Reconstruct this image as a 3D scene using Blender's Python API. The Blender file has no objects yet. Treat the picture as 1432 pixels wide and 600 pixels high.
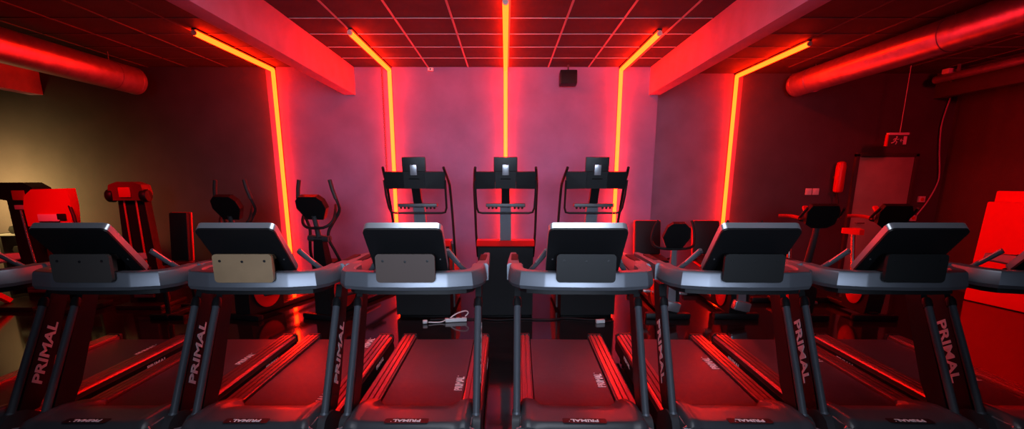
import bpy, bmesh, math, random
from mathutils import Vector, Matrix
R = math.radians
random.seed(7)
scene = bpy.context.scene
COL = scene.collection

# ------------------------------------------------------------------ materials
MATS = {}
def mat(name, col, rough=0.5, metal=0.0, emit=None, estr=1.0, noise=0.0, nscale=8.0, bump=0.0, bscale=60.0, spec=None, coat=0.0):
    if name in MATS: return MATS[name]
    m = bpy.data.materials.new(name); m.use_nodes = True
    nt = m.node_tree; b = nt.nodes['Principled BSDF']
    b.inputs['Base Color'].default_value = (*col, 1)
    b.inputs['Roughness'].default_value = rough
    b.inputs['Metallic'].default_value = metal
    if spec is not None: b.inputs['Specular IOR Level'].default_value = spec
    if coat: b.inputs['Coat Weight'].default_value = coat
    if emit:
        b.inputs['Emission Color'].default_value = (*emit, 1)
        b.inputs['Emission Strength'].default_value = estr
    if noise or bump:
        tc = nt.nodes.new('ShaderNodeTexCoord')
    if noise:
        n = nt.nodes.new('ShaderNodeTexNoise'); n.inputs['Scale'].default_value = nscale; n.inputs['Detail'].default_value = 5
        nt.links.new(tc.outputs['Object'], n.inputs['Vector'])
        r = nt.nodes.new('ShaderNodeValToRGB')
        lo = [c*(1-noise) for c in col]; hi = [min(1, c*(1+noise)) for c in col]
        r.color_ramp.elements[0].position = .3; r.color_ramp.elements[1].position = .7
        r.color_ramp.elements[0].color = (*lo, 1); r.color_ramp.elements[1].color = (*hi, 1)
        nt.links.new(n.outputs['Fac'], r.inputs['Fac']); nt.links.new(r.outputs['Color'], b.inputs['Base Color'])
    if bump:
        n2 = nt.nodes.new('ShaderNodeTexNoise'); n2.inputs['Scale'].default_value = bscale; n2.inputs['Detail'].default_value = 4
        nt.links.new(tc.outputs['Object'], n2.inputs['Vector'])
        bp = nt.nodes.new('ShaderNodeBump'); bp.inputs['Strength'].default_value = bump; bp.inputs['Distance'].default_value = .01
        nt.links.new(n2.outputs['Fac'], bp.inputs['Height']); nt.links.new(bp.outputs['Normal'], b.inputs['Normal'])
    MATS[name] = m
    return m

M_WALL   = mat('grey wall paint with mauve light tint', (.235,.17,.33), .75, noise=.12, nscale=2.5, bump=.25, bscale=90)  # mauve puts the mix of cool and red light into grey paint
M_WALLD  = mat('wall paint darkened as shade', (.055,.045,.048), .75, noise=.12, nscale=2.5, bump=.2, bscale=90)  # darker than the middle wall, carries the shade at the side
M_WALLN  = mat('wall paint with fading light tone', (.19,.135,.22), .75, noise=.12, nscale=2.5, bump=.25, bscale=90)  # middle tone puts the falling-off light into the wall colour
M_WALLM  = mat('back wall paint darkened as shade', (.075,.06,.07), .75, noise=.12, nscale=2.5, bump=.25, bscale=90)  # darkened copy, shade beyond the outer strips put into the colour
M_CEIL   = mat('dark ceiling tile', (.038,.032,.038), .8, noise=.25, nscale=3, bump=.3, bscale=120)
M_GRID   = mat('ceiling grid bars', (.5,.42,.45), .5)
M_GRIDD  = mat('grid bars darkened as shade', (.10,.08,.085), .6)  # darkened copy of the grid bars, shade painted in
M_BEAMD  = mat('concrete darkened as shade', (.06,.05,.05), .7, noise=.1, nscale=4, bump=.3, bscale=40)  # beam concrete darkened to paint in the shade at the far right
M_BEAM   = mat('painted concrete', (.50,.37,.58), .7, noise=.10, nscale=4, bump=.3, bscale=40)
M_FLOOR  = mat('polished black floor', (.010,.009,.010), .09, noise=.4, nscale=5)
M_DUCT   = mat('duct metal', (.46,.33,.45), .32, .75, noise=.15, nscale=9)
M_BLACK  = mat('black plastic', (.008,.008,.009), .45, bump=.08, bscale=300, spec=.3)
M_BLACKR = mat('black textured panel', (.009,.009,.010), .6, bump=.1, bscale=300, spec=.2)
M_DARK   = mat('charcoal plastic', (.045,.045,.05), .45, bump=.05, bscale=250)
M_HOOD   = mat('charcoal hood plastic', (.050,.053,.062), .33, bump=.05, bscale=250)
M_SILVER = mat('silver grey paint', (.18,.192,.218), .42, .65)
M_BEZEL  = mat('light silver trim', (.50,.52,.56), .30, .75)
M_TUBE   = mat('dark grey steel tube', (.10,.105,.12), .36, .3)
M_RAIL   = mat('ribbed metal side deck', (.38,.17,.17), .30, .85)  # red in the base stands in for led light on grey metal
M_BELT   = mat('running belt', (.036,.046,.060), .38, noise=.15, nscale=30, bump=.12, bscale=400)
M_WHITE  = mat('white print', (.95,.92,.94), .5)
M_PINKISH= mat('white plastic', (.8,.78,.78), .4)
M_GLASS  = mat('black screen glass', (.008,.008,.01), .08)
M_PLATE_T= mat('plate with strong warm light tint', (.30,.19,.10), .4, noise=.1)  # tan imitates warm light reflected in the plate
M_PLATE_B= mat('plate with warm light tint', (.085,.058,.048), .6, spec=.25)  # brown is a weaker warm reflection put into the colour
M_PLATE_G= mat('plate with faint warm light tint', (.05,.042,.038), .6, spec=.25)  # faintest of the warm reflections painted on the plates
M_PLATE_K= mat('black service plate', (.009,.009,.009), .5, spec=.25)
M_RED    = mat('red upholstery', (.75,.012,.014), .5, bump=.05)
M_REDF   = mat('red fabric', (.85,.006,.012), .8, bump=.3, bscale=12)
M_REDP   = mat('red paint', (.6,.012,.012), .35)
M_REDD   = mat('dark red paint', (.16,.008,.01), .35)
M_STEEL  = mat('bright steel', (.6,.58,.58), .25, .9)
M_GSTEEL = mat('grey painted steel', (.22,.23,.26), .4, .3)
M_DOOR   = mat('grey door paint', (.40,.44,.36), .6, noise=.2, nscale=2)
M_PAD    = mat('black vinyl pad', (.012,.012,.013), .55, bump=.1, bscale=120, spec=.3)
M_LED    = mat('red led tube', (.9,.2,.1), .5, emit=(55.0,.50,.03), estr=1.0)
M_LEDEND = mat('led end cap', (.8,.4,.38), .4)
M_SIGNLIT= mat('exit sign face', (.05,.07,.055), .5)

# ------------------------------------------------------------------ mesh helpers
class MB:
    def __init__(s): s.bm = bmesh.new()
    def _add(s, fn, bevel=0, seg=2):
        b = bmesh.new(); fn(b)
        if bevel > 0:
            es = [e for e in b.edges if len(e.link_faces) == 2 and e.calc_face_angle(0) > R(25)]
            bmesh.ops.bevel(b, geom=es, offset=bevel, segments=seg, profile=.6, affect='EDGES', clamp_overlap=True)
        bmesh.ops.recalc_face_normals(b, faces=b.faces)
        me = bpy.data.meshes.new('tmp'); b.to_mesh(me); b.free()
        s.bm.from_mesh(me); bpy.data.meshes.remove(me)
        return s
    def box(s, c, d, bevel=0, rot=None, seg=2):
        def f(b):
            M = Matrix.Translation(Vector(c))
            if rot is not None: M = M @ rot.to_4x4()
            M = M @ Matrix.Diagonal((d[0], d[1], d[2], 1))
            bmesh.ops.create_cube(b, size=1, matrix=M)
        return s._add(f, bevel, seg)
    def prism(s, poly, axis, a, b_, bevel=0, seg=2):
        """extrude a 2D outline along an axis: 'x' -> (y,z); 'y' -> (x,z); 'z' -> (x,y)"""
        def P(u, v, w):
            return {'x': (w, u, v), 'y': (u, w, v), 'z': (u, v, w)}[axis]
        def f(b):
            v0 = [b.verts.new(P(u, v, a)) for u, v in poly]; v1 = [b.verts.new(P(u, v, b_)) for u, v in poly]
            n = len(poly)
            b.faces.new(v0); b.faces.new(list(reversed(v1)))
            for i in range(n): b.faces.new((v0[i], v1[i], v1[(i+1) % n], v0[(i+1) % n]))
        return s._add(f, bevel, seg)
    def loft(s, rings, closed=False, caps=True):
        def f(b):
            vs = [[b.verts.new(p) for p in r] for r in rings]
            n = len(rings[0]); m = len(rings)
            for i in range(m if closed else m-1):
                A, B = vs[i], vs[(i+1) % m]
                for j in range(n): b.faces.new((A[j], A[(j+1) % n], B[(j+1) % n], B[j]))
            if caps and not closed:
                b.faces.new(list(reversed(vs[0]))); b.faces.new(vs[-1])
        return s._add(f)
    def tube(s, pts, r, segs=10, flat=1.0, up=(0,0,1), smooth=0, closed=False):
        pts = [Vector(p) for p in pts]
        if smooth: pts = catmull(pts, smooth)
        n = len(pts); rad = r if isinstance(r, (list, tuple)) else [r]*n
        if len(rad) != n:
            rad = [rad[0] + (rad[-1]-rad[0])*i/(n-1) for i in range(n)]
        rings = []; prev = None
        for i, p in enumerate(pts):
            if closed: t = pts[(i+1) % n] - pts[i-1]
            else: t = pts[min(i+1, n-1)] - pts[max(i-1, 0)]
            if t.length < 1e-9: t = Vector((0,0,1))
            t.normalize()
            if prev is None:
                u = Vector(up)
                if abs(u.dot(t)) > .95: u = Vector((1,0,0)) if abs(t.x) < .9 else Vector((0,1,0))
            else: u = prev
            u = (u - t*u.dot(t)).normalized(); v = t.cross(u); prev = u
            rings.append([p + (u*math.cos(a)*flat + v*math.sin(a))*rad[i] for a in [2*math.pi*k/segs for k in range(segs)]])
        return s.loft(rings, closed=closed)
    def sweep(s, pts, prof, sharp=False):
        """sweep a (n,z) profile along a path in the XY plane with mitred corners; n = to the right of travel. prof: list or fn(i,n)->list"""
        pts = [Vector(p) for p in pts]; rings = []; n = len(pts)
        for i, p in enumerate(pts):
            d0 = (pts[i]-pts[i-1]) if i > 0 else (pts[1]-pts[0]); d1 = (pts[i+1]-pts[i]) if i < n-1 else d0
            d0 = Vector((d0.x, d0.y, 0)).normalized(); d1 = Vector((d1.x, d1.y, 0)).normalized()
            n0 = Vector((d0.y, -d0.x, 0)); n1 = Vector((d1.y, -d1.x, 0)); nn = (n0+n1).normalized()
            k = 1/max(.4, nn.dot(n0))
            pf = prof(i) if callable(prof) else prof
            rings.append([p + nn*u*k + Vector((0,0,w)) for u, w in pf])
        return s.loft(rings)
    def lathe(s, prof, c, axis='z', segs=20):
        """prof: (radius, along) pairs"""
        rings = []
        for r, h in prof:
            ring = []
            for k in range(segs):
                a = 2*math.pi*k/segs; x, y = r*math.cos(a), r*math.sin(a)
                ring.append(Vector(c) + Vector({'z': (x, y, h), 'y': (x, h, y), 'x': (h, x, y)}[axis]))
            rings.append(ring)
        return s.loft(rings)
    def build(s, name, m, parent=None, smooth=True, angle=35):
        me = bpy.data.meshes.new(name); s.bm.to_mesh(me); s.bm.free()
        me.materials.append(m)
        o = bpy.data.objects.new(name, me); COL.objects.link(o)
        if smooth:
            me.polygons.foreach_set('use_smooth', [True]*len(me.polygons))
            try: me.set_sharp_from_angle(angle=R(angle))
            except Exception: pass
        if parent is not None: o.parent = parent
        return o

def catmull(p, k):
    out = []; n = len(p)
    for i in range(n-1):
        a, b, c, d = p[max(i-1,0)], p[i], p[i+1], p[min(i+2,n-1)]
        for j in range(k):
            t = j/k
            out.append(.5*((2*b)+(c-a)*t+(2*a-5*b+4*c-d)*t*t+(3*b-a-3*c+d)*t**3))
    out.append(p[-1]); return out

def rrect(w, h, r, k=4):
    """rounded rectangle outline, centred"""
    pts = []
    for cx, cy, a0 in ((w/2-r, h/2-r, 0), (-w/2+r, h/2-r, 90), (-w/2+r, -h/2+r, 180), (w/2-r, -h/2+r, 270)):
        for i in range(k+1):
            a = R(a0+90*i/k); pts.append((cx+r*math.cos(a), cy+r*math.sin(a)))
    return pts

def thing(name, label, cat, loc=(0,0,0), rz=0, group=None):
    o = bpy.data.objects.new(name, None); COL.objects.link(o); o.empty_display_size = .1
    o.location = loc; o.rotation_euler = (0,0,rz); tag(o, label, cat, group); return o
def tag(o, label, cat, group=None):
    o['label'] = label; o['category'] = cat
    if group: o['group'] = group
    return o
def struct(o, label=None, cat=None):
    o['kind'] = 'structure'
    if label: o['label'] = label
    if cat: o['category'] = cat
    return o

_text = {}
def lettering(name, body, M, w, h, m, parent, thick=.0015, bold=.028, dot=False):
    """raised lettering, w x h metres, lying in the local XY plane of M, centred"""
    key = (body, w, h)
    if key not in _text:
        cu = bpy.data.curves.new('lettering', 'FONT'); cu.body = body; cu.size = 1; cu.offset = bold; cu.extrude = .01
        cu.align_x = 'CENTER'; cu.resolution_u = 3
        t = bpy.data.objects.new('tmp', cu); COL.objects.link(t)
        dg = bpy.context.evaluated_depsgraph_get(); me = bpy.data.meshes.new_from_object(t.evaluated_get(dg))
        bpy.data.objects.remove(t)
        xs = [v.co.x for v in me.vertices]; ys = [v.co.y for v in me.vertices]
        x0, x1, y0, y1 = min(xs), max(xs), min(ys), max(ys)
        for v in me.vertices:
            v.co.x = (v.co.x-(x0+x1)/2)*w/(x1-x0); v.co.y = (v.co.y-(y0+y1)/2)*h/(y1-y0); v.co.z = v.co.z/.01*thick/2
        me.materials.clear(); me.materials.append(m); _text[key] = me
    me = _text[key].copy()
    if dot:
        b = bmesh.new(); b.from_mesh(me)
        bmesh.ops.create_cone(b, cap_ends=True, segments=10, radius1=h*.09, radius2=h*.09, depth=thick, matrix=Matrix.Translation((w*.545, h*.36, 0)))
        b.to_mesh(me); b.free()
    me.transform(M)
    o = bpy.data.objects.new(name, me); COL.objects.link(o); o.parent = parent
    return o
def frame(o, x, y):
    """matrix with origin o, local x and y axes"""
    x = Vector(x).normalized(); y = Vector(y); y = (y-x*y.dot(x)).normalized(); z = x.cross(y)
    M = Matrix((x, y, z)).transposed().to_4x4(); M.translation = Vector(o); return M

# ------------------------------------------------------------------ camera
HC, TH, F = 1.72, R(13.28), 720.0
cam = bpy.data.cameras.new('camera'); co = bpy.data.objects.new('camera', cam); COL.objects.link(co)
co.location = (0, 0, HC); co.rotation_euler = (R(90)-TH, 0, 0)
cam.sensor_fit = 'HORIZONTAL'; cam.sensor_width = 36; cam.lens = F/1432*36
cam.shift_x = (716-707)/1432; cam.shift_y = (422-300)/1432
cam.clip_start = .05
scene.camera = co

# ------------------------------------------------------------------ room shell
YW, YW2, ZC = 8.31, 8.79, 3.37
XL, XR, XS, YF = -9.0, 7.25, 2.31, -3.5
struct(MB().box(((XL+XR)/2, (YF+9.2)/2, -.05), (XR-XL+.4, 9.2-YF, .1)).build('floor', M_FLOOR, smooth=False), 'polished black gym floor', 'floor')
struct(MB().box(((XL+XR)/2, (YF+9.2)/2, ZC+.05), (XR-XL+.4, 9.2-YF, .1)).build('ceiling', M_CEIL, smooth=False), 'dark tiled suspended ceiling', 'ceiling')
struct(MB().box(((-3.6+XS)/2, YW+.36, ZC/2), (XS+3.6, .72, ZC)).build('wall_back', M_WALL, smooth=False), 'middle of the back wall behind the light strips, mauve light put in its colour', 'wall')
struct(MB().box(((XL-3.6)/2, YW+.36, ZC/2), (-3.6-XL, .72, ZC)).build('wall_back_left', M_WALLM, smooth=False), 'back wall left of the outermost left strip, shade put in its colour', 'wall')
struct(MB().box(((XS+3.78)/2, YW2+.12, ZC/2), (3.78-XS, .24, ZC)).build('wall_back_recess', M_WALLN, smooth=False), 'recessed wall between the right beam and the outermost right strip, dimmer light put in its colour', 'wall')
struct(MB().box(((3.78+XR)/2, YW2+.12, ZC/2), (XR-3.78, .24, ZC)).build('wall_back_right', M_WALLM, smooth=False), 'back wall set back at the right, darkened as shade, with the grey door', 'wall')
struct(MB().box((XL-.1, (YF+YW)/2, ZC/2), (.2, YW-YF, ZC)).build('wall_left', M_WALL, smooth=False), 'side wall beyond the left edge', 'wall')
struct(MB().box((XR+.1, (YF+YW2)/2, ZC/2), (.2, YW2-YF, ZC)).build('wall_right', M_WALLD, smooth=False), 'side wall on the right, darkened as shade', 'wall')
g = MB(); gd = MB()
x = -8.36
while x < 7.2:
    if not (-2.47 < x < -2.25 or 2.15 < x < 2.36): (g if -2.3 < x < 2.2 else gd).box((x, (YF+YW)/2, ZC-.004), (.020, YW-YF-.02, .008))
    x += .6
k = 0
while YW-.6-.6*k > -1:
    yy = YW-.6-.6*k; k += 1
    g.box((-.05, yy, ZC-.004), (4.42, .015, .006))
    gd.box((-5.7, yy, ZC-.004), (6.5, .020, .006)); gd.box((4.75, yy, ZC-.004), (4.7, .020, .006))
struct(g.build('trim_1', M_GRID, smooth=False), 'pale bars of the suspended ceiling grid between the beams', 'ceiling grid')
struct(gd.build('trim_2', M_GRIDD, smooth=False), 'bars of the ceiling grid outside the beams, darkened as shade', 'ceiling grid')
def beam(x0, x1, yend, label, z=2.975, m=M_BEAM):
    b = MB().box(((x0+x1)/2, (YF+yend)/2, (z+ZC)/2), (x1-x0, yend-YF, ZC-z), .008)
    struct(b.build('ceiling_beam', m), label, 'beam')
beam(-2.44, -2.27, YW, 'red-lit concrete beam left of the middle of the ceiling')
beam(2.17, 2.34, YW, 'red-lit concrete beam right of the middle of the ceiling')
beam(-7.2, -7.0, YW, 'concrete beam behind the duct at the far left')
beam(6.86, 7.02, YW2, 'concrete beam along the far right wall, darkened as shade', 2.99, M_BEAMD)

# door at the back right
d = bpy.data.objects.new('door_1', None); COL.objects.link(d); d.location = (6.25, YW2, 0); struct(d, 'plain grey door at the right of the back wall', 'door')
MB().box((0, -.02, 1.05), (.90, .04, 2.08), .004).build('door_leaf', M_DOOR, d)
fr = MB()
for sx in (-1, 1): fr.box((sx*.485, -.03, 1.06), (.06, .06, 2.16), .004)
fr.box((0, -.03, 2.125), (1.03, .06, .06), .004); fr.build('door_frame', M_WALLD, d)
MB().tube([(-.36,-.04,1.02), (-.36,-.09,1.02), (-.24,-.09,1.02)], .011, 8).build('door_handle', M_STEEL, d)

# ------------------------------------------------------------------ LED strips
def led(xw, yw, yend, label, zb=.06):
    t = thing('led_strip', label, 'led light', (xw, yw, 0), 0, 'red led strips running down the wall and over the ceiling')
    r = .030
    pts = [(0, -.045, zb), (0, -.045, ZC-.05), (0, yend-yw, ZC-.05)]
    m = MB()
    m.tube(pts[:2], r, 10); m.tube([(0,-.045,ZC-.05), pts[2]], r, 10, up=(1,0,0))
    m.build('light_tube', M_LED, t)
    c = MB().box((0, -.008, (zb+ZC)/2), (.05, .016, ZC-zb)); c.box((0, (yend-yw)/2, ZC-.010), (.05, yw-yend, .020))
    c.build('mounting_channel', M_BLACK, t)
    MB().tube([(0, yend-yw-.008, ZC-.05), (0, yend-yw, ZC-.05)], r*1.02, 10, up=(1,0,0)).build('end_cap', M_LEDEND, t)
led(-3.47, YW, 6.27, 'red led strip left of the left ceiling beam, outermost on the left')
led(-1.735, YW, 6.27, 'red led strip between the left beam and the middle strip')
led(0.0, YW, 5.25, 'red led strip down the middle of the wall behind the central climber')
led(1.724, YW, 6.30, 'red led strip between the middle strip and the right beam')
led(3.66, YW2, 6.75, 'red led strip right of the right ceiling beam, outermost on the right')

# ------------------------------------------------------------------ ducts and ceiling things
def duct(xc, z, r, y0, y1, label):
    t = thing('air_duct', label, 'duct', (xc, y1, z))
    m = MB(); m.lathe([(r*.92, -.015), (r, -.03), (r, y0-y1)], (0,0,0), 'y', 40)
    m.build('duct_tube', M_DUCT, t)
    MB().lathe([(0.001, .006), (r*.9, .006), (r*1.02, 0), (r*1.025, -.06), (r*1.0, -.065)], (0,0,0), 'y', 40).build('end_cap', M_DUCT, t)
    yy = -.45
    while yy > y0-y1:
        h = MB().tube([(0, yy, r), (0, yy, ZC-z)], .006, 6)
        h.build('hanger_rod', M_GSTEEL, t)
        MB().lathe([(r*1.005, yy-.015), (r*1.03, yy-.015), (r*1.03, yy+.015), (r*1.005, yy+.015)], (0,0,0), 'y', 40).build('duct_clamp', M_DUCT, t)
        yy -= 2.4
duct(-5.24, 3.085, .178, -1, 7.8, 'round metal duct under the ceiling at the left')
duct(4.53, 3.165, .172, -1, 8.56, 'round metal duct glowing red under the ceiling at the right')
# red pipe along the right hand beam
p = thing('ceiling_pipe', 'thin red-lit pipe along the far right ceiling', 'pipe', (6.62, 8.5, 3.22))
MB().tube([(0,0,0), (0,-8.5,0)], .055, 16).build('pipe_run', M_DUCT, p)
for yy in (-.4, -2.4, -4.4): MB().box((0, yy, .095), (.03, .03, .11)).build('pipe_bracket', M_GSTEEL, p)

sp = thing('wall_speaker', 'small black loudspeaker hung under the ceiling right of the middle strip', 'speaker', (.92, 8.12, 3.18))
MB().box((0,0,0), (.25,.17,.19), .015, Matrix.Rotation(R(-8),3,'X')).build('cabinet', M_BLACK, sp)
MB().box((0,-.088,-.01), (.215,.012,.16), .008, Matrix.Rotation(R(-8),3,'X')).build('speaker_grille', M_BLACKR, sp)
MB().tube([(0,.02,.08), (0,.03,.19)], .012, 8).build('bracket', M_DARK, sp)
ds = thing('ceiling_sensor', 'small white sensor at the top of the wall left of the middle strip', 'sensor', (-1.12, YW, 3.33))
MB().box((0,-.03,0), (.085,.06,.045), .008).build('housing', M_PINKISH, ds)
MB().lathe([(.012,-.062),(.014,-.058),(.014,-.05)], (0,0,0), 'y', 12).build('lens', M_DARK, ds)
cm = thing('security_camera', 'small box camera on an arm at the far right ceiling corner', 'camera', (6.63, 8.35, 3.33))
MB().box((0,-.05,-.02), (.09,.13,.07), .01).build('camera_body', M_PINKISH, cm)
MB().tube([(.03,0,-.03), (.11,.05,-.10), (.2,.1,-.14)], .012, 8).build('arm', M_DUCT, cm)

# hanging chain
ch = MB(); n = 52
for i in range(n):
    z = ZC-.03-i*.032
    c = Vector((0,0,z)); a = (i % 2)*math.pi/2
    ring = []
    for k in range(10):
        q = 2*math.pi*k/10; lx = .010*math.cos(q); lz = .021*math.sin(q)
        ring.append(c+Vector((lx*math.cos(a), lx*math.sin(a), lz)))
    ch.tube(ring, .0038, 5, closed=True)
o = ch.build('hanging_chain', M_DARK); o.location = (-1.84, 8.22, 0)
tag(o, 'thin dark chain hanging on the wall left of the inner left strip', 'chain')

# exit sign
ex = thing('exit_sign', 'hanging emergency exit sign above the grey door', 'sign', (5.96, 8.2, 2.31))
MB().box((0,0,0), (.30,.05,.18), .006).build('sign_box', M_SIGNLIT, ex)
MB().box((0,-.003,.094), (.31,.062,.035), .006).build('lamp_housing', M_PINKISH, ex)
MB().box((-.158,-.002,0), (.02,.056,.17), .004).build('end_cap', M_REDP, ex)
pc = MB()   # running figure, arrow and doorway pictogram, cut from thin sheet
def ptube(pts, r): pc.tube([(a, -.028, b) for a, b in pts], r, 6)
pc.lathe([(.001,-.031),(.012,-.031),(.012,-.026)], (-.025,0,.048), 'y', 10)
ptube([(-.03,.03),(-.045,-.005)], .011); ptube([(-.045,-.005),(-.015,-.02),(-.03,-.06)], .008); ptube([(-.045,-.005),(-.065,-.03),(-.095,-.04)], .008)
ptube([(-.03,.028),(-.005,.01),(.012,.02)], .006); ptube([(-.03,.028),(-.06,.022),(-.075,.0)], .006)
pc.box((.105,-.027,0), (.05,.004,.12)); ptube([(.035,.0),(.075,.0)], .006); ptube([(.05,.02),(.033,.0),(.05,-.02)], .006)
pc.build('pictogram', M_PINKISH, ex)
MB().tube([(.03,0,.10), (.03,0,ZC-2.31)], .005, 6).build('suspension_wire', M_PINKISH, ex)

# wall canister, switches, sockets, cable
cn = thing('wall_canister', 'narrow red cylinder mounted on the wall left of the grey door', 'cylinder', (5.47, YW2-.12, 1.52))
MB().lathe([(.03,-.0),(.066,.015),(.075,.05),(.075,.42),(.06,.48),(.025,.50)], (0,0,0), 'z', 24).build('cylinder_body', M_REDP, cn)
MB().tube([(0,0,.01), (0,0,-.05), (.02,-.02,-.16), (-.01,-.03,-.22)], .014, 8, smooth=4).build('outlet_hose', M_PAD, cn)
MB().box((0,.09,.25), (.10,.06,.05), .005).build('wall_bracket', M_DARK, cn)
for i, (xx, lb) in enumerate(((5.055, 'white light switch plate left of its twin beside the red cylinder'), (5.175, 'white light switch plate nearer to the red cylinder'))):
    t = thing('light_switch', lb, 'switch', (xx, YW2, 1.535), 0, 'white switch plates on the right back wall')
    MB().box((0,-.006,0), (.105,.012,.105), .004).build('plate', M_PINKISH, t)
    MB().box((0,-.014,0), (.055,.008,.06), .003, Matrix.Rotation(R(5),3,'X')).build('rocker', M_PINKISH, t)
for (xx, zz, lb) in ((6.95, 1.41, 'small wall box right of the door, above the cable socket'), (6.86, 1.10, 'wall socket at the lower end of the hanging cable')):
    t = thing('wall_socket', lb, 'socket', (xx, YW2, zz))
    MB().box((0,-.02,0), (.11,.04,.10), .008).build('plate', M_PINKISH, t)
    MB().lathe([(.026,-.044),(.03,-.042),(.03,-.03)], (0,0,0), 'y', 16).build('socket_face', M_RED, t)
o = MB().tube([(7.08,8.72,3.0),(7.02,8.72,2.6),(7.06,8.72,2.2),(7.12,8.72,1.9),(7.13,8.72,1.68),(7.02,8.72,1.38),(6.88,8.72,1.15)], .010, 7, smooth=8).build('hanging_cable', M_BEAM)
tag(o, 'pale cable hanging down the wall right of the grey door', 'cable')

# ------------------------------------------------------------------ treadmill
def treadmill(xc, label, yaw, plate, bphase=(0.62,), parts_detail=True, y0=2.72):
    T = thing('treadmill', label, 'treadmill', (xc, y0, 0), R(yaw), 'treadmills in a row facing the camera')
    # chassis
    m = MB()
    for s in (-1, 1):
        m.prism([(.08,.07),(2.16,.07),(2.16,.13),(2.10,.185),(.08,.185)], 'x', s*.405-.022, s*.405+.022, .006)
    m.box((0,1.1,.13), (.78,2.0,.06)); m.box((0,.16,.10), (.82,.16,.07), .01)
    m.build('deck_frame', M_BLACK, T)
    for s in (-1, 1):
        for yy in (.14, 2.05):
            MB().lathe([(.03,0),(.034,.004),(.034,.03),(.015,.035),(.015,.075)], (s*.36, yy, 0), 'z', 14).build('levelling_foot', M_PAD, T)
    # belt: an endless loop round two rollers
    hb = .278; pr = []
    for k in range(9):
        a = R(90-180*k/8); pr.append((2.06+.035*math.cos(a), .18+.035*math.sin(a)))
    for k in range(9):
        a = R(270-180*k/8); pr.append((.34+.035*math.cos(a), .18+.035*math.sin(a)))
    belt = MB().prism(pr, 'x', -hb, hb).build('belt', M_BELT, T)
    for ph in bphase:
        lettering('belt_lettering', 'PRIMAL', frame((.235, ph, .2165), (0,1,0), (-1,0,0)), .27, .06, M_WHITE, belt, dot=True)
    # ribbed side decks
    for s in (-1, 1):
        prof = [(.288,.19),(.288,.232)]
        x0, x1 = .288, .412; nr = 3; w = (x1-x0-.012)/nr
        for k in range(nr):
            a = x0+.006+k*w
            prof += [(a+.003,.234),(a+.006,.246),(a+w-.006,.246),(a+w-.003,.234)]
        prof += [(.415,.232),(.425,.222),(.425,.17),(.40,.17),(.40,.19)]
        if s < 0: prof = [(-a, b) for a, b in reversed(prof)]
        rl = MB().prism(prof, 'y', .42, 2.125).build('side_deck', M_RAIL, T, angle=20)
        pc = [(.284,.165),(.284,.236),(.292,.250),(.410,.250),(.430,.23),(.430,.165)]
        if s < 0: pc = [(-a, b) for a, b in reversed(pc)]
        MB().prism(pc, 'y', 2.12, 2.155, .005).build('deck_end_cap', M_BLACK, rl)
        lettering('deck_lettering', 'PRIMAL', frame((s*.4275, 1.58, .15), (0,s,0), (0,0,1)), .26, .034, M_WHITE, rl)
    MB().tube([(-.285,2.09,.15),(.285,2.09,.15)], .028, 14).build('rear_roller_guard', M_BLACK, T)
    # motor hood: top grid with a recess for the belt
    nx, ny = 32, 16; rows = []
    def yend(x):
        a = abs(x)
        if a < .225: return .50
        if a < .278: return .50 + (a-.225)/.053*.08
        return .60
    def top(x, t):
        a = abs(x); y = .03 + (yend(x)-.03)*t
        z = .335 - .02*t - .075*max(0, t-.45)**1.5/.55**1.5
        if a > .29: z += .012*min(1, (a-.29)/.05)
        z -= .03*max(0, (.10-t)/.10)**2
        e = max(0, (a-.345)/.035); z -= .05*min(1, e)**2
        return y, z
    hm = bmesh.new(); V = []
    xsr = sorted(set([-.385+.77*i/nx for i in range(nx+1)] + [-.278,-.225,.225,.278]))
    for xx in xsr:
        col = []
        for j in range(ny+1):
            y, z = top(xx, j/ny); col.append(hm.verts.new((xx, y, z)))
        V.append(col)
    for i in range(len(V)-1):
        for j in range(ny): hm.faces.new((V[i][j], V[i+1][j], V[i+1][j+1], V[i][j+1]))
    # skirt down
    loop = [V[i][0] for i in range(len(V))] + [V[-1][j] for j in range(1, ny+1)] + [V[i][ny] for i in range(len(V)-2, -1, -1)] + [V[0][j] for j in range(ny-1, 0, -1)]
    low = []
    for v in loop:
        rear = v.co.y > .45 and abs(v.co.x) < .382
        low.append(hm.verts.new((v.co.x, v.co.y if v.co.y > .05 else .015, .216 if (rear and abs(v.co.x) < .283) else (.238 if rear else .07))))
    for k in range(len(loop)):
        q = (k+1) % len(loop); hm.faces.new((loop[k], low[k], low[q], loop[q]))
    bmesh.ops.recalc_face_normals(hm, faces=hm.faces)
    mb = MB(); mb.bm.free(); mb.bm = hm
    hood = mb.build('motor_hood', M_HOOD, T, angle=40)
    lettering('hood_lettering', 'PRIMAL', frame((0,.085,.3355), (-1,0,-.0), (0,-1,.04)), .165, .036, M_WHITE, hood, dot=True)
    MB().prism(rrect(.26,.062,.012), 'z', 0, .002).build('badge_plate', M_BLACK, hood).location = (0,.085,.3325)
    rim = MB().tube([(-.375,.20,.298),(-.372,.07,.300),(-.345,.018,.302),(.345,.018,.302),(.372,.07,.300),(.375,.20,.298)], .007, 8, smooth=4)
    rim.build('front_rim', M_BEZEL, hood)
    vg = MB()
    for k in range(30): vg.box((-.29+.02*k, .018, .265), (.009,.012,.03))
    vg.build('vent_grille', M_DARK, hood)
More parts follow.
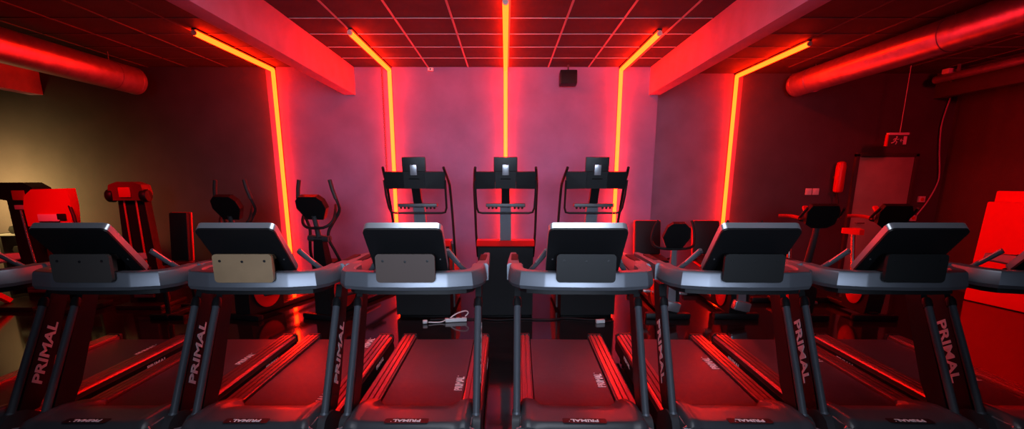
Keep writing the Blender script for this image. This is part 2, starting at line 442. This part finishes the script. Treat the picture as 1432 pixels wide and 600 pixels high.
    # uprights
    for s in (-1, 1):
        xo = s*.402
        t0 = Vector((xo,.25,.29)); t1 = Vector((xo,.63,.905))
        ax = (t1-t0).normalized()
        pn = [(.27,.26),(.43,.26),(.545,.40),(.80,.90),(.86,1.03),(.72,1.03),(.645,.905)]
        up = MB().prism(pn, 'x', xo-.020, xo+.020, .006).build('upright', M_BLACK, T)
        MB().tube([t0, t1], .0235, 14).build('front_tube', M_TUBE, up)
        MB().tube([t1-ax*.01, t1+ax*.035, t1+ax*.055], [.0295,.0295,.020], 14).build('collar', M_BLACK, up)
        # lettering on the outer face, running along the slope
        c = Vector((xo+s*.0212, .555, .605))
        if s > 0: M_ = frame(c, (0,.52,.86), (0,-.86,.52))
        else: M_ = frame(c, (0,-.52,-.86), (0,-.86,.52))
        lettering('side_lettering', 'PRIMAL', M_, .425, .076, M_WHITE, up)
        # foot shroud
        f = MB().prism([(.04,.07),(.50,.07),(.48,.20),(.34,.285),(.29,.30),(.215,.30),(.17,.28),(.06,.14)], 'x', s*.403-.028, s*.403+.028, .010).build('foot_shroud', M_DARK, up)
        MB().tube([t0-ax*.02, t0+ax*.01], .029, 14).build('trim_ring', M_SILVER, f)
    # front crossbar: faceted moulding, sides sweeping back
    zb = 1.125
    prof = [(-.052,.050),(-.040,.060),(.020,.060),(.028,.056),(.033,.046),(.044,-.026),(.034,-.048),(-.02,-.056),(-.052,-.05)]
    path = [(-.42,.66,zb),(-.42,.54,zb),(-.40,.44,zb),(-.36,.375,zb),(-.235,.335,zb),(-.225,.333,zb),(0,.322,zb),(.225,.333,zb),(.235,.335,zb),(.36,.375,zb),(.40,.44,zb),(.42,.54,zb),(.42,.66,zb)]
    MB().sweep(path, prof).build('crossbar', M_SILVER, T, angle=22)
    un = MB().prism([(-.40,.60),(-.385,.45),(-.345,.39),(-.22,.352),(.22,.352),(.345,.39),(.385,.45),(.40,.60),(.345,.76),(-.345,.76)], 'z', 1.04, 1.09, .012)
    un.build('under_tray', M_BLACK, T)
    # handrails
    for s in (-1, 1):
        pts = [(s*.42,.645,zb),(s*.425,.90,zb-.004),(s*.428,1.18,zb-.012),(s*.432,1.40,zb-.024)]
        def hp(i):
            k = [1,.84,.7,.55][i]; return [(a*k, b*k+(1-k)*.045) for a, b in prof]
        h = MB().sweep(pts if s > 0 else pts, hp if s < 0 else (lambda i: [(-a, b) for a, b in hp(i)])).build('handrail', M_SILVER, T, angle=30)
        MB().box((s*.425,.92,zb+.050), (.050,.40,.012), .005).build('grip_pad', M_BLACKR, h)
    # console: tilted slab
    P0, P1 = Vector((0,.215,1.472)), Vector((0,.505,1.165))
    tz = (P0-P1).normalized(); L = (P0-P1).length
    Mc = frame((P0+P1)/2, (1,0,0), tz)         # local z = towards the runner? x × tz
    nrm = Vector((1,0,0)).cross(tz)            # points to the back (camera side, downward)
    con = MB(); ol = rrect(.452, L, .035, 5)
    def slab(mb, ol, a, b, bev):
        mb.prism(ol, 'z', a, b, bev)
        mb.bm.transform(Mc); return mb
    nz = Mc.to_3x3() @ Vector((0,0,1))
    back = 1 if nz.y < 0 else -1
    con = slab(MB(), ol, -.020, .020, .008).build('console', M_BEZEL, T, angle=30)
    slab(MB(), rrect(.4505, L-.003, .034, 5), *sorted((back*.0185, back*.032)), .005).build('back_cover', M_BLACK, con)
    slab(MB(), rrect(.40, L-.06, .02, 4), *sorted((-back*.019, -back*.022)), 0).build('screen', M_GLASS, con)
    sc = MB()
    for sx in (-.19, .19):
        for sy in (-.06,): sc.lathe([(.006,0),(.006,back*.002),(.0005,back*.0025)], (sx, sy, back*.0325), 'z', 10)
    sc.bm.transform(Mc); sc.build('back_screw', M_STEEL, con)
    # console stem between crossbar and console
    MB().prism([(.33,1.08),(.62,1.08),(.60,1.16),(.47,1.20),(.40,1.26),(.34,1.26)], 'x', -.15, .15, .01).build('console_stem', M_BLACK, T)
    # service plate
    pl = MB().prism([(a, b+1.218) for a, b in rrect(.346, .168, .022, 4)], 'y', .250, .275, .006)
    pl.prism([(-.15,1.19),(.15,1.19),(.15,1.29),(-.15,1.29)], 'y', .270, .40)
    pl = pl.build('service_plate', plate, T)
    sw = MB()
    for sx, sz in ((-.13,1.262),(.13,1.262),(0,1.258)): sw.lathe([(.0075,0),(.0075,-.003),(.001,-.0035)], (sx,.250,sz), 'y', 10)
    sw.build('plate_screw', M_BLACK, pl)
    # hand grips between console and handrail
    for s in (-1, 1):
        gp = MB().tube([(s*.335,.71,1.08),(s*.313,.69,1.133),(s*.26,.625,1.206),(s*.21,.56,1.28)], .017, 10)
        gp = gp.build('hand_grip', M_TUBE, T)
        MB().tube([(s*.272,.637,1.196),(s*.215,.562,1.288)], .0195, 8, flat=.5).build('pulse_sensor', M_BEZEL, gp)
    # deck cups at the console foot
    return T
TX = [-3.50, -2.48, -1.534, -.586, .465, 1.444, 2.392, 3.378]
lbl = ['treadmill cut off by the left edge of the photo',
       'second treadmill from the left edge, its console plate tinted as faint warm light',
       'third treadmill from the left edge, its console plate tinted tan as warm light',
       'treadmill just left of the central gap, console plate tinted brown as warm light',
       'treadmill just right of the central gap, black console plate',
       'second treadmill right of the central gap, hiding the second recumbent bike',
       'third treadmill right of the central gap, in front of the grey door',
       'treadmill cut off by the right edge of the photo']
plates = [M_PLATE_G, M_PLATE_G, M_PLATE_T, M_PLATE_B, M_PLATE_K, M_PLATE_K, M_PLATE_K, M_PLATE_K]
yaws = [0, 0, 0, 0, -1.5, -2.0, -2.0, -2.0]
ph = [(1.75,), (1.50,), (.60,1.95), (.95,), (1.02,), (1.40,), (1.58,), (1.15,)]
for i in range(8): treadmill(TX[i], lbl[i], yaws[i], plates[i], ph[i])

# ------------------------------------------------------------------ stair climbers
def climber(xc, label, rz=0):
    T = thing('stair_climber', label, 'stair climber', (xc, 6.40, 0), R(rz), 'stair climbers along the wall')
    MB().prism([(0,.04),(.0,.90),(.05,.965),(.22,.965),(.42,.86),(.42,.04)], 'x', -.345, .345, .02).build('front_housing', M_BLACKR, T)
    MB().prism([(-.014,.925),(.04,.985),(.24,.985),(.30,.955),(.24,.970),(.05,.970),(-.006,.915)], 'x', -.36, .36, .004).build('top_cap', M_REDP, T)  # red paint stands in for led light on a grey-black cap
    for s in (-1, 1):
        MB().prism([(.40,.04),(.40,.90),(.55,.86),(1.30,.30),(1.34,.04)], 'x', s*.335-.03, s*.335+.03, .012).build('side_panel', M_DARK, T)
    for k in range(5):
        MB().box((0,.52+.165*k,.72-.15*k), (.60,.20,.03), .006).build('step', M_GSTEEL, T)
        MB().box((0,.43+.165*k,.655-.15*k), (.60,.012,.12)).build('riser', M_BLACK, T)
    # mast, leaning forward (towards the camera) as it rises
    ml = MB(); m0, m1, m2 = Vector((0,.14,.95)), Vector((0,-.06,1.42)), Vector((0,-.28,1.74))
    MB().loft([[(-.072,.10,.95),(.072,.10,.95),(.072,.20,.95),(-.072,.20,.95)],
               [(-.068,-.10,1.42),(.068,-.10,1.42),(.068,0,1.42),(-.068,0,1.42)]]).build('mast', M_GSTEEL, T)
    MB().loft([[(-.050,-.10,1.40),(.050,-.10,1.40),(.050,-.01,1.40),(-.050,-.01,1.40)],
               [(-.048,-.27,1.66),(.048,-.27,1.66),(.048,-.19,1.66),(-.048,-.19,1.66)],
               [(-.06,-.33,1.74),(.06,-.33,1.74),(.06,-.24,1.74),(-.06,-.24,1.74)]]).build('neck', M_BLACK, T)
    # console bar of three panels
    cb = MB()
    cb.prism([(-.30,1.625),(-.34,1.815),(-.29,1.825),(-.24,1.64)], 'x', -.12, .12, .008)
    cb = cb.build('console', M_BLACK, T)
    for s in (-1, 1):
        MB().loft([[(s*.122,-.30,1.625),(s*.122,-.34,1.812),(s*.122,-.29,1.82),(s*.122,-.24,1.64)],
                   [(s*.345,-.255,1.620),(s*.352,-.30,1.815),(s*.352,-.26,1.82),(s*.345,-.20,1.635)]]).build('wing_panel', M_BLACK, cb)
    tb = MB().box((0,-.285,1.84), (.272,.03,.28), .008, Matrix.Rotation(R(10),3,'X')).build('tablet_screen', M_BLACK, T)
    MB().box((0,-.335,1.835), (.075,.045,.115), .004, Matrix.Rotation(R(10),3,'X')).build('badge', M_BEZEL, tb)
    MB().box((0,-.275,1.84), (.25,.02,.26), .004, Matrix.Rotation(R(10),3,'X')).build('screen_glass', M_GLASS, tb).location = (0,.012,0)
    # lower shelf
    sh = MB().box((0,-.13,1.43), (.47,.13,.042), .008).build('shelf', M_DARK, T)
    kb = MB()
    for s in (-1,1):
        for k in range(3): kb.lathe([(.012,0),(.014,-.02),(.006,-.026)], (s*(.11+.045*k), -.15, 1.41), 'z', 8)
    kb.build('shelf_peg', M_BLACK, sh)
    # U shaped front handle
    MB().tube([(-.352,-.30,1.72),(-.35,-.24,1.55),(-.345,-.15,1.40),(-.325,-.12,1.345),(-.28,-.11,1.335),(.28,-.11,1.335),(.325,-.12,1.345),(.345,-.15,1.40),(.35,-.24,1.55),(.352,-.30,1.72)], .013, 9).build('front_handle', M_PAD, T)
    for s in (-1, 1):
        MB().tube([(s*.345,-.36,1.86),(s*.36,-.24,1.78),(s*.372,-.10,1.70),(s*.378,-.02,1.62),(s*.38,.16,1.30),(s*.38,.30,1.02),(s*.372,.50,.72)], .016, 9, smooth=3).build('handrail', M_PAD, T)
    MB().box((0,.70,.025), (.66,1.2,.05), .01).build('base', M_BLACK, T)
climber(-1.05, 'stair climber left of the middle light strip')
climber(0.0, 'stair climber in the middle, right under the central light strip')
climber(1.05, 'stair climber right of the middle light strip')

# ------------------------------------------------------------------ ellipticals
def elliptical(xc, yc, label, rz):
    T = thing('elliptical_trainer', label, 'elliptical trainer', (xc, yc, 0), R(rz), 'elliptical trainers by the outer left strip')
    b = MB(); b.box((0,-.02,.035), (.56,.10,.07), .02); b.box((0,.95,.035), (.09,1.9,.06), .015); b.box((0,1.82,.035), (.56,.10,.07), .02)
    b.build('base_frame', M_BLACK, T)
    MB().prism([(-.02,.06),(.0,.45),(.08,.70),(.25,.74),(.46,.60),(.60,.30),(.58,.06)], 'x', -.115, .115, .03).build('drive_housing', M_BLACKR, T)
    for s in (-1,1):
        MB().lathe([(.02,0),(.22,.004),(.24,.012),(.24,.02),(.22,.028),(.02,.03)], (s*.13-.015,.30,.34), 'x', 28).build('crank_disc', M_RED, T)
    MB().loft([[(-.10,.0,.60),(.10,.0,.60),(.10,.14,.60),(-.10,.14,.60)],[(-.06,-.01,1.04),(.06,-.01,1.04),(.06,.08,1.04),(-.06,.08,1.04)]]).build('column_shroud', M_BLACKR, T)
    MB().tube([(0,.03,1.0),(0,.0,1.15),(0,-.04,1.30)], [.036,.030], 12).build('column', M_DARK, T)
    c = MB().prism([(-.21,.0),(-.19,.10),(-.12,.155),(.12,.155),(.19,.10),(.21,0),(.12,-.145),(-.12,-.145)], 'y', -.035, .035, .014)
    c.bm.transform(Matrix.Translation((0,-.05,1.40)) @ Matrix.Rotation(R(24),4,'X'))
    c = c.build('console', M_BLACK, T)
    sc = MB().box((0,.038,.01), (.26,.006,.17), .002); sc.bm.transform(Matrix.Translation((0,-.05,1.40)) @ Matrix.Rotation(R(24),4,'X')); sc.build('screen', M_GLASS, c)
    MB().tube([(-.16,.18,1.42),(-.21,.10,1.36),(-.22,.02,1.24),(-.12,-.04,1.16),(.12,-.04,1.16),(.22,.02,1.24),(.21,.10,1.36),(.16,.18,1.42)], .018, 9, smooth=3).build('fixed_handle', M_PAD, T)
    MB().tube([(-.15,.03,1.02),(.15,.03,1.02)], .042, 14).build('pivot_axle', M_DARK, T)
    for s in (-1, 1):
        MB().tube([(s*.22,.02,1.72),(s*.245,.02,1.62),(s*.285,.05,1.46),(s*.275,.09,1.36),(s*.19,.07,1.22),(s*.135,.04,1.11),(s*.14,.03,1.00),(s*.19,.08,.84),(s*.215,.14,.66),(s*.215,.16,.30)], .019, 9, smooth=3).build('moving_handle', M_PAD, T)
        MB().tube([(s*.22,.02,1.725),(s*.245,.02,1.62),(s*.275,.04,1.50)], .024, 10).build('hand_grip', M_PADR, T)
        MB().tube([(s*.215,.16,.30),(s*.205,.80,.26),(s*.19,1.6,.20)], .028, 9).build('pedal_arm', M_DARK, T)
        MB().box((s*.19,.85,.305), (.15,.38,.04), .015).build('foot_pedal', M_BLACK, T)
M_PADR = mat('dark rubber grip', (.03,.022,.022), .6)
elliptical(-3.33, 6.35, 'elliptical trainer left of the outermost left strip', -18)
elliptical(-2.31, 6.35, 'elliptical trainer between the outermost left strip and the left climber', -18)

# ------------------------------------------------------------------ bikes
def recumbent(xc, label):
    T = thing('recumbent_bike', label, 'exercise bike', (xc, 6.25, 0), R(-2), 'recumbent bikes right of the climbers')
    b = MB(); b.box((0,.10,.04), (.56,.10,.08), .02); b.box((0,1.5,.04), (.50,.09,.08), .02); b.box((0,.8,.07), (.10,1.4,.08), .02); b.build('base_frame', M_BLACK, T)
    MB().prism([(.05,.08),(.02,.30),(.10,.46),(.30,.50),(.62,.44),(.72,.25),(.70,.08)], 'x', -.11, .11, .03).build('drive_housing', M_BLACKR, T)
    for s in (-1,1):
        MB().lathe([(.02,0),(.17,.004),(.185,.012),(.17,.022),(.02,.024)], (s*.125-.012,.34,.30), 'x', 24).build('crank_disc', M_RED, T)
        MB().box((s*.19, .34-s*.16, .30+s*.02), (.10,.10,.035), .01).build('pedal', M_BEZEL, T)
        MB().tube([(s*.14,.34,.30),(s*.15,.34-s*.16,.30+s*.02)], .014, 8).build('crank_arm', M_STEEL, T)
    MB().loft([[(-.05,-.04,.22),(.05,-.04,.22),(.05,.05,.22),(-.05,.05,.22)],[(-.025,.02,1.02),(.025,.02,1.02),(.025,.07,1.02),(-.025,.07,1.02)]]).build('column', M_GSTEEL, T)
    c = MB().prism([(-.165,-.02),(-.12,.12),(-.06,.165),(.08,.165),(.15,.10),(.165,-.02),(.09,-.155),(-.10,-.155)], 'y', -.03, .03, .014)
    MX = Matrix.Translation((0,-.02,1.07)) @ Matrix.Rotation(R(18),4,'X')
    c.bm.transform(MX); c = c.build('console', M_BLACK, T)
    sc = MB().box((0,.033,.02), (.20,.006,.15), .002); sc.bm.transform(MX); sc.build('screen', M_GLASS, c)
    MB().box((0,-.03,.20), (.20,.12,.12), .02, Matrix.Rotation(R(12),3,'Y')).build('column_foot', M_BEZEL, T)
    MB().tube([(-.17,.20,1.23),(-.23,.16,1.13),(-.26,.10,.99),(-.20,.03,.92),(0,.02,.90),(.20,.03,.92),(.26,.10,.99),(.26,.16,1.13),(.24,.20,1.23)], .016, 9, smooth=3).build('handlebar', M_PAD, T)
    # seat
    s_ = MB().box((0,1.12,.60), (.42,.40,.085), .035, Matrix.Rotation(R(4),3,'X')).build('seat', M_PAD, T)
    MB().box((0,1.12,.552), (.44,.42,.03), .012, Matrix.Rotation(R(4),3,'X')).build('seat_shell', M_RED, s_)
    bk = MB().box((0,1.42,.89), (.38,.07,.50), .03, Matrix.Rotation(R(-12),3,'X')).build('backrest', M_PAD, T)
    MB().box((0,1.455,.885), (.40,.05,.52), .02, Matrix.Rotation(R(-12),3,'X')).build('backrest_shell', M_RED, bk)
    MB().tube([(0,.60,.16),(0,1.0,.44),(0,1.12,.55)], .045, 12).build('seat_post', M_DARK, T)
    for s in (-1,1): MB().tube([(s*.18,1.25,.55),(s*.27,1.15,.62),(s*.28,.98,.68)], .016, 8, smooth=3).build('side_handle', M_PAD, T)
recumbent(2.06, 'recumbent bike nearest the climbers, its whole seat in view')
recumbent(2.93, 'recumbent bike mostly hidden behind a treadmill console')

def upright_bike(xc, label):
    T = thing('upright_bike', label, 'exercise bike', (xc, 6.2, 0), R(-3), 'upright bikes in front of the grey door')
    b = MB(); b.box((0,.05,.04), (.54,.09,.08), .02); b.box((0,1.05,.04), (.54,.09,.08), .02); b.box((0,.55,.07), (.10,1.0,.07), .015); b.build('base_frame', M_BLACK, T)
    MB().prism([(.10,.08),(.06,.35),(.14,.56),(.34,.62),(.56,.46),(.62,.20),(.58,.08)], 'x', -.10, .10, .03).build('drive_housing', M_BLACKR, T)
    for s in (-1,1):
        MB().lathe([(.02,0),(.17,.004),(.185,.012),(.17,.022),(.02,.024)], (s*.115-.012,.36,.34), 'x', 24).build('crank_disc', M_RED, T)
        MB().tube([(s*.13,.36,.34),(s*.145,.36-s*.05,.34-s*.16)], .014, 8).build('crank_arm', M_STEEL, T)
        MB().box((s*.19,.36-s*.05,.34-s*.16), (.10,.10,.03), .01).build('pedal', M_BEZEL, T)
    MB().tube([(0,.22,.56),(0,.12,.95),(0,.06,1.24)], [.048,.036], 12).build('column', M_DARK, T)
    MX = Matrix.Translation((0,.02,1.31)) @ Matrix.Rotation(R(20),4,'X')
    c = MB().prism([(-.17,-.10),(-.19,.06),(-.15,.135),(.15,.135),(.19,.06),(.17,-.10),(.09,-.15),(-.09,-.15)], 'y', -.035, .035, .014)
    c.bm.transform(MX); c = c.build('console', M_BLACK, T)
    sc = MB().box((0,.038,.01), (.24,.006,.17), .002); sc.bm.transform(MX); sc.build('screen', M_GLASS, c)
    for s in (-1,1):
        MB().tube([(s*.05,.06,1.22),(s*.19,.12,1.25),(s*.225,.05,1.30),(s*.21,-.06,1.40)], .016, 9, smooth=3).build('handlebar', M_PAD, T)
        MB().tube([(s*.205,.06,1.275),(s*.265,.22,1.29),(s*.37,.30,1.285)], .021, 9, smooth=3).build('hand_grip', M_REDP, T)
        MB().box((s*.12,.14,1.36), (.06,.15,.035), .014, Matrix.Rotation(R(40),3,'X')).build('elbow_pad', M_RED, T)
    s_ = MB().prism([(-.03,.56),(.03,.56),(.11,.80),(.09,.86),(-.09,.86),(-.11,.80)], 'z', 1.02, 1.09, .03).build('saddle', M_RED, T)
    MB().tube([(0,.62,.50),(0,.74,1.03)], .028, 12).build('seat_post', M_STEEL, T)
upright_bike(3.77, 'upright bike under the pair of light switches')
upright_bike(4.63, 'upright bike in front of the grey door')

# ------------------------------------------------------------------ strength machines at the left
t = thing('cable_tower', 'tall black and red weight tower standing alone against the left wall', 'weight machine', (-5.0, 6.95, 0))
MB().prism([(-.25,0),(-.24,.06),(-.17,1.55),(.17,1.55),(.24,.06),(.25,0)], 'y', .05, .19, .02).build('tower_frame', M_BLACK, t)
hd = MB().prism([(-.215,1.46),(-.235,1.56),(-.215,1.66),(-.10,1.70),(.10,1.70),(.215,1.66),(.235,1.56),(.215,1.46)], 'y', -.03, .16, .025).build('top_cover', M_REDD, t)
MB().box((-.005,-.04,1.565), (.155,.02,.13), .01).build('square_badge', M_RED, hd)
for s in (-1,1):
    MB().lathe([(.02,-.05),(.075,-.045),(.085,-.03),(.085,.03),(.075,.045),(.02,.05)], (s*.225,.02,1.52), 'x', 18).build('pulley', M_BLACK, t)
    MB().tube([(s*.085,.03,.32),(s*.080,.03,1.47)], .013, 9).build('guide_rod', M_REDP, t)  # steel rods coloured red to paint in the red light on them
for k in range(9): MB().box((0,.02,.16+.048*k), (.27,.055,.042), .006).build('weight_plate', M_DARK, t)
MB().box((0,.15,.03), (.62,.60,.06), .015).build('base', M_BLACK, t)

t = thing('weight_bench', 'black bench with an upright backrest beside the cable tower', 'bench', (-4.26, 6.65, 0), R(-6))
bk = MB().box((0,.10,1.0), (.25,.075,.62), .02, Matrix.Rotation(R(-7),3,'X')).build('backrest', M_PAD, t)
MB().box((0,.145,1.0), (.275,.03,.63), .01, Matrix.Rotation(R(-7),3,'X')).build('backrest_plate', M_REDP, bk)
MB().box((0,-.18,.52), (.28,.44,.075), .025).build('seat', M_PAD, t)
MB().tube([(-.18,.08,.66),(.22,.08,.66)], .022, 10).build('cross_tube', M_REDP, t)
for s in (-1,1):
    MB().tube([(s*.20,.08,.66),(s*.24,.02,.66)], .034, 10).build('roller_pad', M_PAD, t)
f = MB(); f.tube([(0,-.30,.50),(0,-.30,.06)], .03, 8); f.tube([(0,.16,.70),(0,.22,.06)], .03, 8); f.box((0,-.05,.04), (.08,.66,.06), .01); f.box((0,-.32,.03), (.46,.07,.06), .01); f.box((0,.24,.03), (.46,.07,.06), .01)
f.build('bench_frame', M_BLACK, t)

t = thing('press_machine', 'black weight machine with a rounded top at the far left edge', 'weight machine', (-6.62, 7.15, 0))
MB().prism([(-.16,0),(-.18,1.45),(-.50,1.50),(-.50,1.62),(-.40,1.69),(.08,1.69),(.20,1.62),(.24,1.40),(.22,0)], 'y', 0, .30, .02).build('shroud', M_BLACK, t)
MB().box((0,-.008,1.52), (.17,.02,.13), .008).build('square_badge', M_RED, t)
MB().box((-.02,-.006,1.36), (.13,.02,.06), .006).build('info_plate', M_PINKISH, t)
MB().tube([(0,-.02,1.32),(.02,-.02,.96),(.05,-.02,.60)], .016, 8).build('cable', M_STEEL, t)
for k in range(8): MB().box((.02,-.03,.20+.05*k), (.26,.06,.044), .006).build('weight_plate', M_DARK, t)
MB().tube([(-.62,-.40,.46),(-.28,-.16,.07)], .05, 4).build('support_leg', M_RED, t)
MB().box((-.10,-.10,.03), (.75,.70,.06), .012).build('base', M_BLACK, t)

t = thing('pad_machine', 'machine with a big red padded shield beside the black weight machine', 'weight machine', (-5.87, 6.72, 0))
MB().prism([(-.30,1.14),(-.31,1.38),(-.28,1.52),(-.17,1.605),(.29,1.62),(.30,1.40),(.27,1.14)], 'y', -.02, .12, .03).build('shield', M_RED, t)
MB().box((.0,-.034,1.25), (.27,.02,.09), .008).build('pale_panel', M_PINKISH, t)
MB().box((.17,-.036,1.265), (.11,.022,.075), .008).build('dark_panel', M_PAD, t)
MB().tube([(.27,0,1.40),(.33,-.04,1.28),(.36,-.06,1.13)], .022, 8).build('lever', M_PAD, t)
fr = MB(); fr.box((0,.16,.68), (.12,.10,1.30), .01); fr.box((0,.10,.04), (.60,.60,.07), .012); fr.build('machine_frame', M_BLACK, t)
MB().box((0,-.20,.52), (.36,.34,.08), .03).build('seat', M_PAD, t)

t = thing('dumbbell_rack', 'low dumbbell rack by the yellow-lit wall', 'dumbbell rack', (-6.95, 7.95, 0))
for s in (-1,1): MB().box((s*.66,0,.47), (.05,.40,.94), .008).build('rack_upright', M_BLACK, t)
for z in (.30,.62,.92): MB().box((0,-.05,z), (1.28,.30,.03), .005).build('shelf', M_GSTEEL, t)
place = {.30: 'bottom', .62: 'middle', .92: 'top'}
order = ['first', 'second', 'third', 'fourth', 'fifth']
for z in (.62,.92):
    for k in range(5):
        db = thing('dumbbell', f'black dumbbell on the {place[z]} shelf of the rack, {order[k]} from its left end', 'dumbbell', (-6.95-.46+.23*k, 7.90, z+.0725), 0, 'dumbbells on the rack')
        MB().tube([(0,-.10,0),(0,.10,0)], .015, 8).build('handle', M_STEEL, db)
        for s in (-1,1): MB().lathe([(.02,s*.05),(.058,s*.055),(.064,s*.07),(.064,s*.12),(.055,s*.135),(.01,s*.137)], (0,0,0), 'y', 6).build('weight_head', M_BLACK, db)

# red mats leaning at the right wall
t = thing('folding_mat', 'big bright red mat standing against the right wall', 'mat', (7.0, 6.86, 0), R(8))
for k, (dx, dy, w, h) in enumerate(((0,.10,1.05,1.57),(-.10,.11,1.05,1.42))):
    MB().box((.02+dx, -.05+dy*0, h/2+.005), (.09, w, h), .02, Matrix.Rotation(R(2.5),3,'Y')).build('mat_panel', M_REDF, t).location = (0, dy, 0)

# extension lead and plug on the floor before the climbers
o = thing('power_strip', 'white power strip with coiled lead on the floor below the left climber', 'power strip', (-.60, 6.20, 0), R(12))
MB().box((-.02,0,.028), (.27,.055,.05), .012).build('strip_body', M_PINKISH, o)
MB().tube([(-.12,0,.03),(-.02,.0,.10),(.10,.02,.13),(.14,.03,.10),(.10,.02,.06)], .008, 7, smooth=5).build('lead_loop', M_PINKISH, o)
MB().tube([(-.15,.0,.03),(-.22,-.02,.012),(-.36,-.02,.02)], .008, 7, smooth=4).build('lead', M_PINKISH, o)
pg = MB().lathe([(.02,-.03),(.026,-.025),(.026,.02),(.018,.028)], (-.40,-.02,.028), 'x', 14).build('plug', M_PINKISH, o)
sk = MB()
for k in range(3): sk.lathe([(.017,0),(.017,.003),(.001,.004)], (-.10+.07*k,0,.053), 'z', 12)
sk.build('socket_face', M_DARK, o)
o = MB().tube([(-.95,6.26,.012),(-.40,6.30,.012),(-.1,6.24,.012),(.2,6.29,.012),(.55,6.27,.012),(.78,6.33,.012),(1.1,6.25,.012),(1.28,6.31,.012)], .010, 6, smooth=6).build('floor_cable', M_PAD)
tag(o, 'black cable lying along the floor in front of the climbers', 'cable')
a = thing('power_adapter', 'small pale adapter on the floor below the right climber', 'adapter', (1.17, 6.14, 0), R(10))
MB().box((0,0,.024), (.11,.05,.045), .008).build('adapter_body', M_PINKISH, a)
MB().tube([(.05,0,.02),(.10,.02,.012),(.16,.04,.010)], .006, 6).build('lead', M_PAD, a)

# ------------------------------------------------------------------ light
def area(name, loc, target, size, energy, col, sy=None):
    l = bpy.data.lights.new(name, 'AREA'); l.energy = energy; l.color = col; l.size = size
    if sy: l.shape = 'RECTANGLE'; l.size_y = sy
    o = bpy.data.objects.new(name, l); COL.objects.link(o); o.location = loc
    o.rotation_euler = (Vector(target)-Vector(loc)).to_track_quat('-Z','Y').to_euler(); return o
def point(name, loc, energy, col, r=.1):
    l = bpy.data.lights.new(name, 'POINT'); l.energy = energy; l.color = col; l.shadow_soft_size = r
    o = bpy.data.objects.new(name, l); COL.objects.link(o); o.location = loc; return o
area('daylight_window', (0, -2.6, 2.3), (0, 8, 1.5), 3.0, 42, (.66,.78,1.0), 1.6).data.spread = R(50)
area('ceiling_panel', (0, 2.95, 3.35), (0, 2.95, 0), 2.0, 28, (.80,.88,1.0), .7)
area('added_red_fill_left', (-4.9, 4.6, 3.2), (-5.9, 6.8, 1.2), .4, 16, (1,.01,.03)).data.spread = R(60)  # unseen red fill, added to brighten the red shield and badges
wl = area('warm_lamp', (-7.85, 7.25, 1.55), (-7.75, 8.31, 1.25), .35, 50, (1,.64,.20)); wl.data.spread = R(150)
area('added_red_fill_right', (5.6, 5.2, 3.2), (7.0, 7.2, .8), .4, 45, (1,.01,.03))  # added red light without a fixture, brightens the mat
w = bpy.data.worlds.new('world'); scene.world = w; w.use_nodes = True
w.node_tree.nodes['Background'].inputs[0].default_value = (.5,.6,.9,1); w.node_tree.nodes['Background'].inputs[1].default_value = .03

vs = scene.view_settings
vs.view_transform = 'Standard'; vs.look = 'None'; vs.exposure = 0; vs.gamma = 1; vs.use_curve_mapping = False
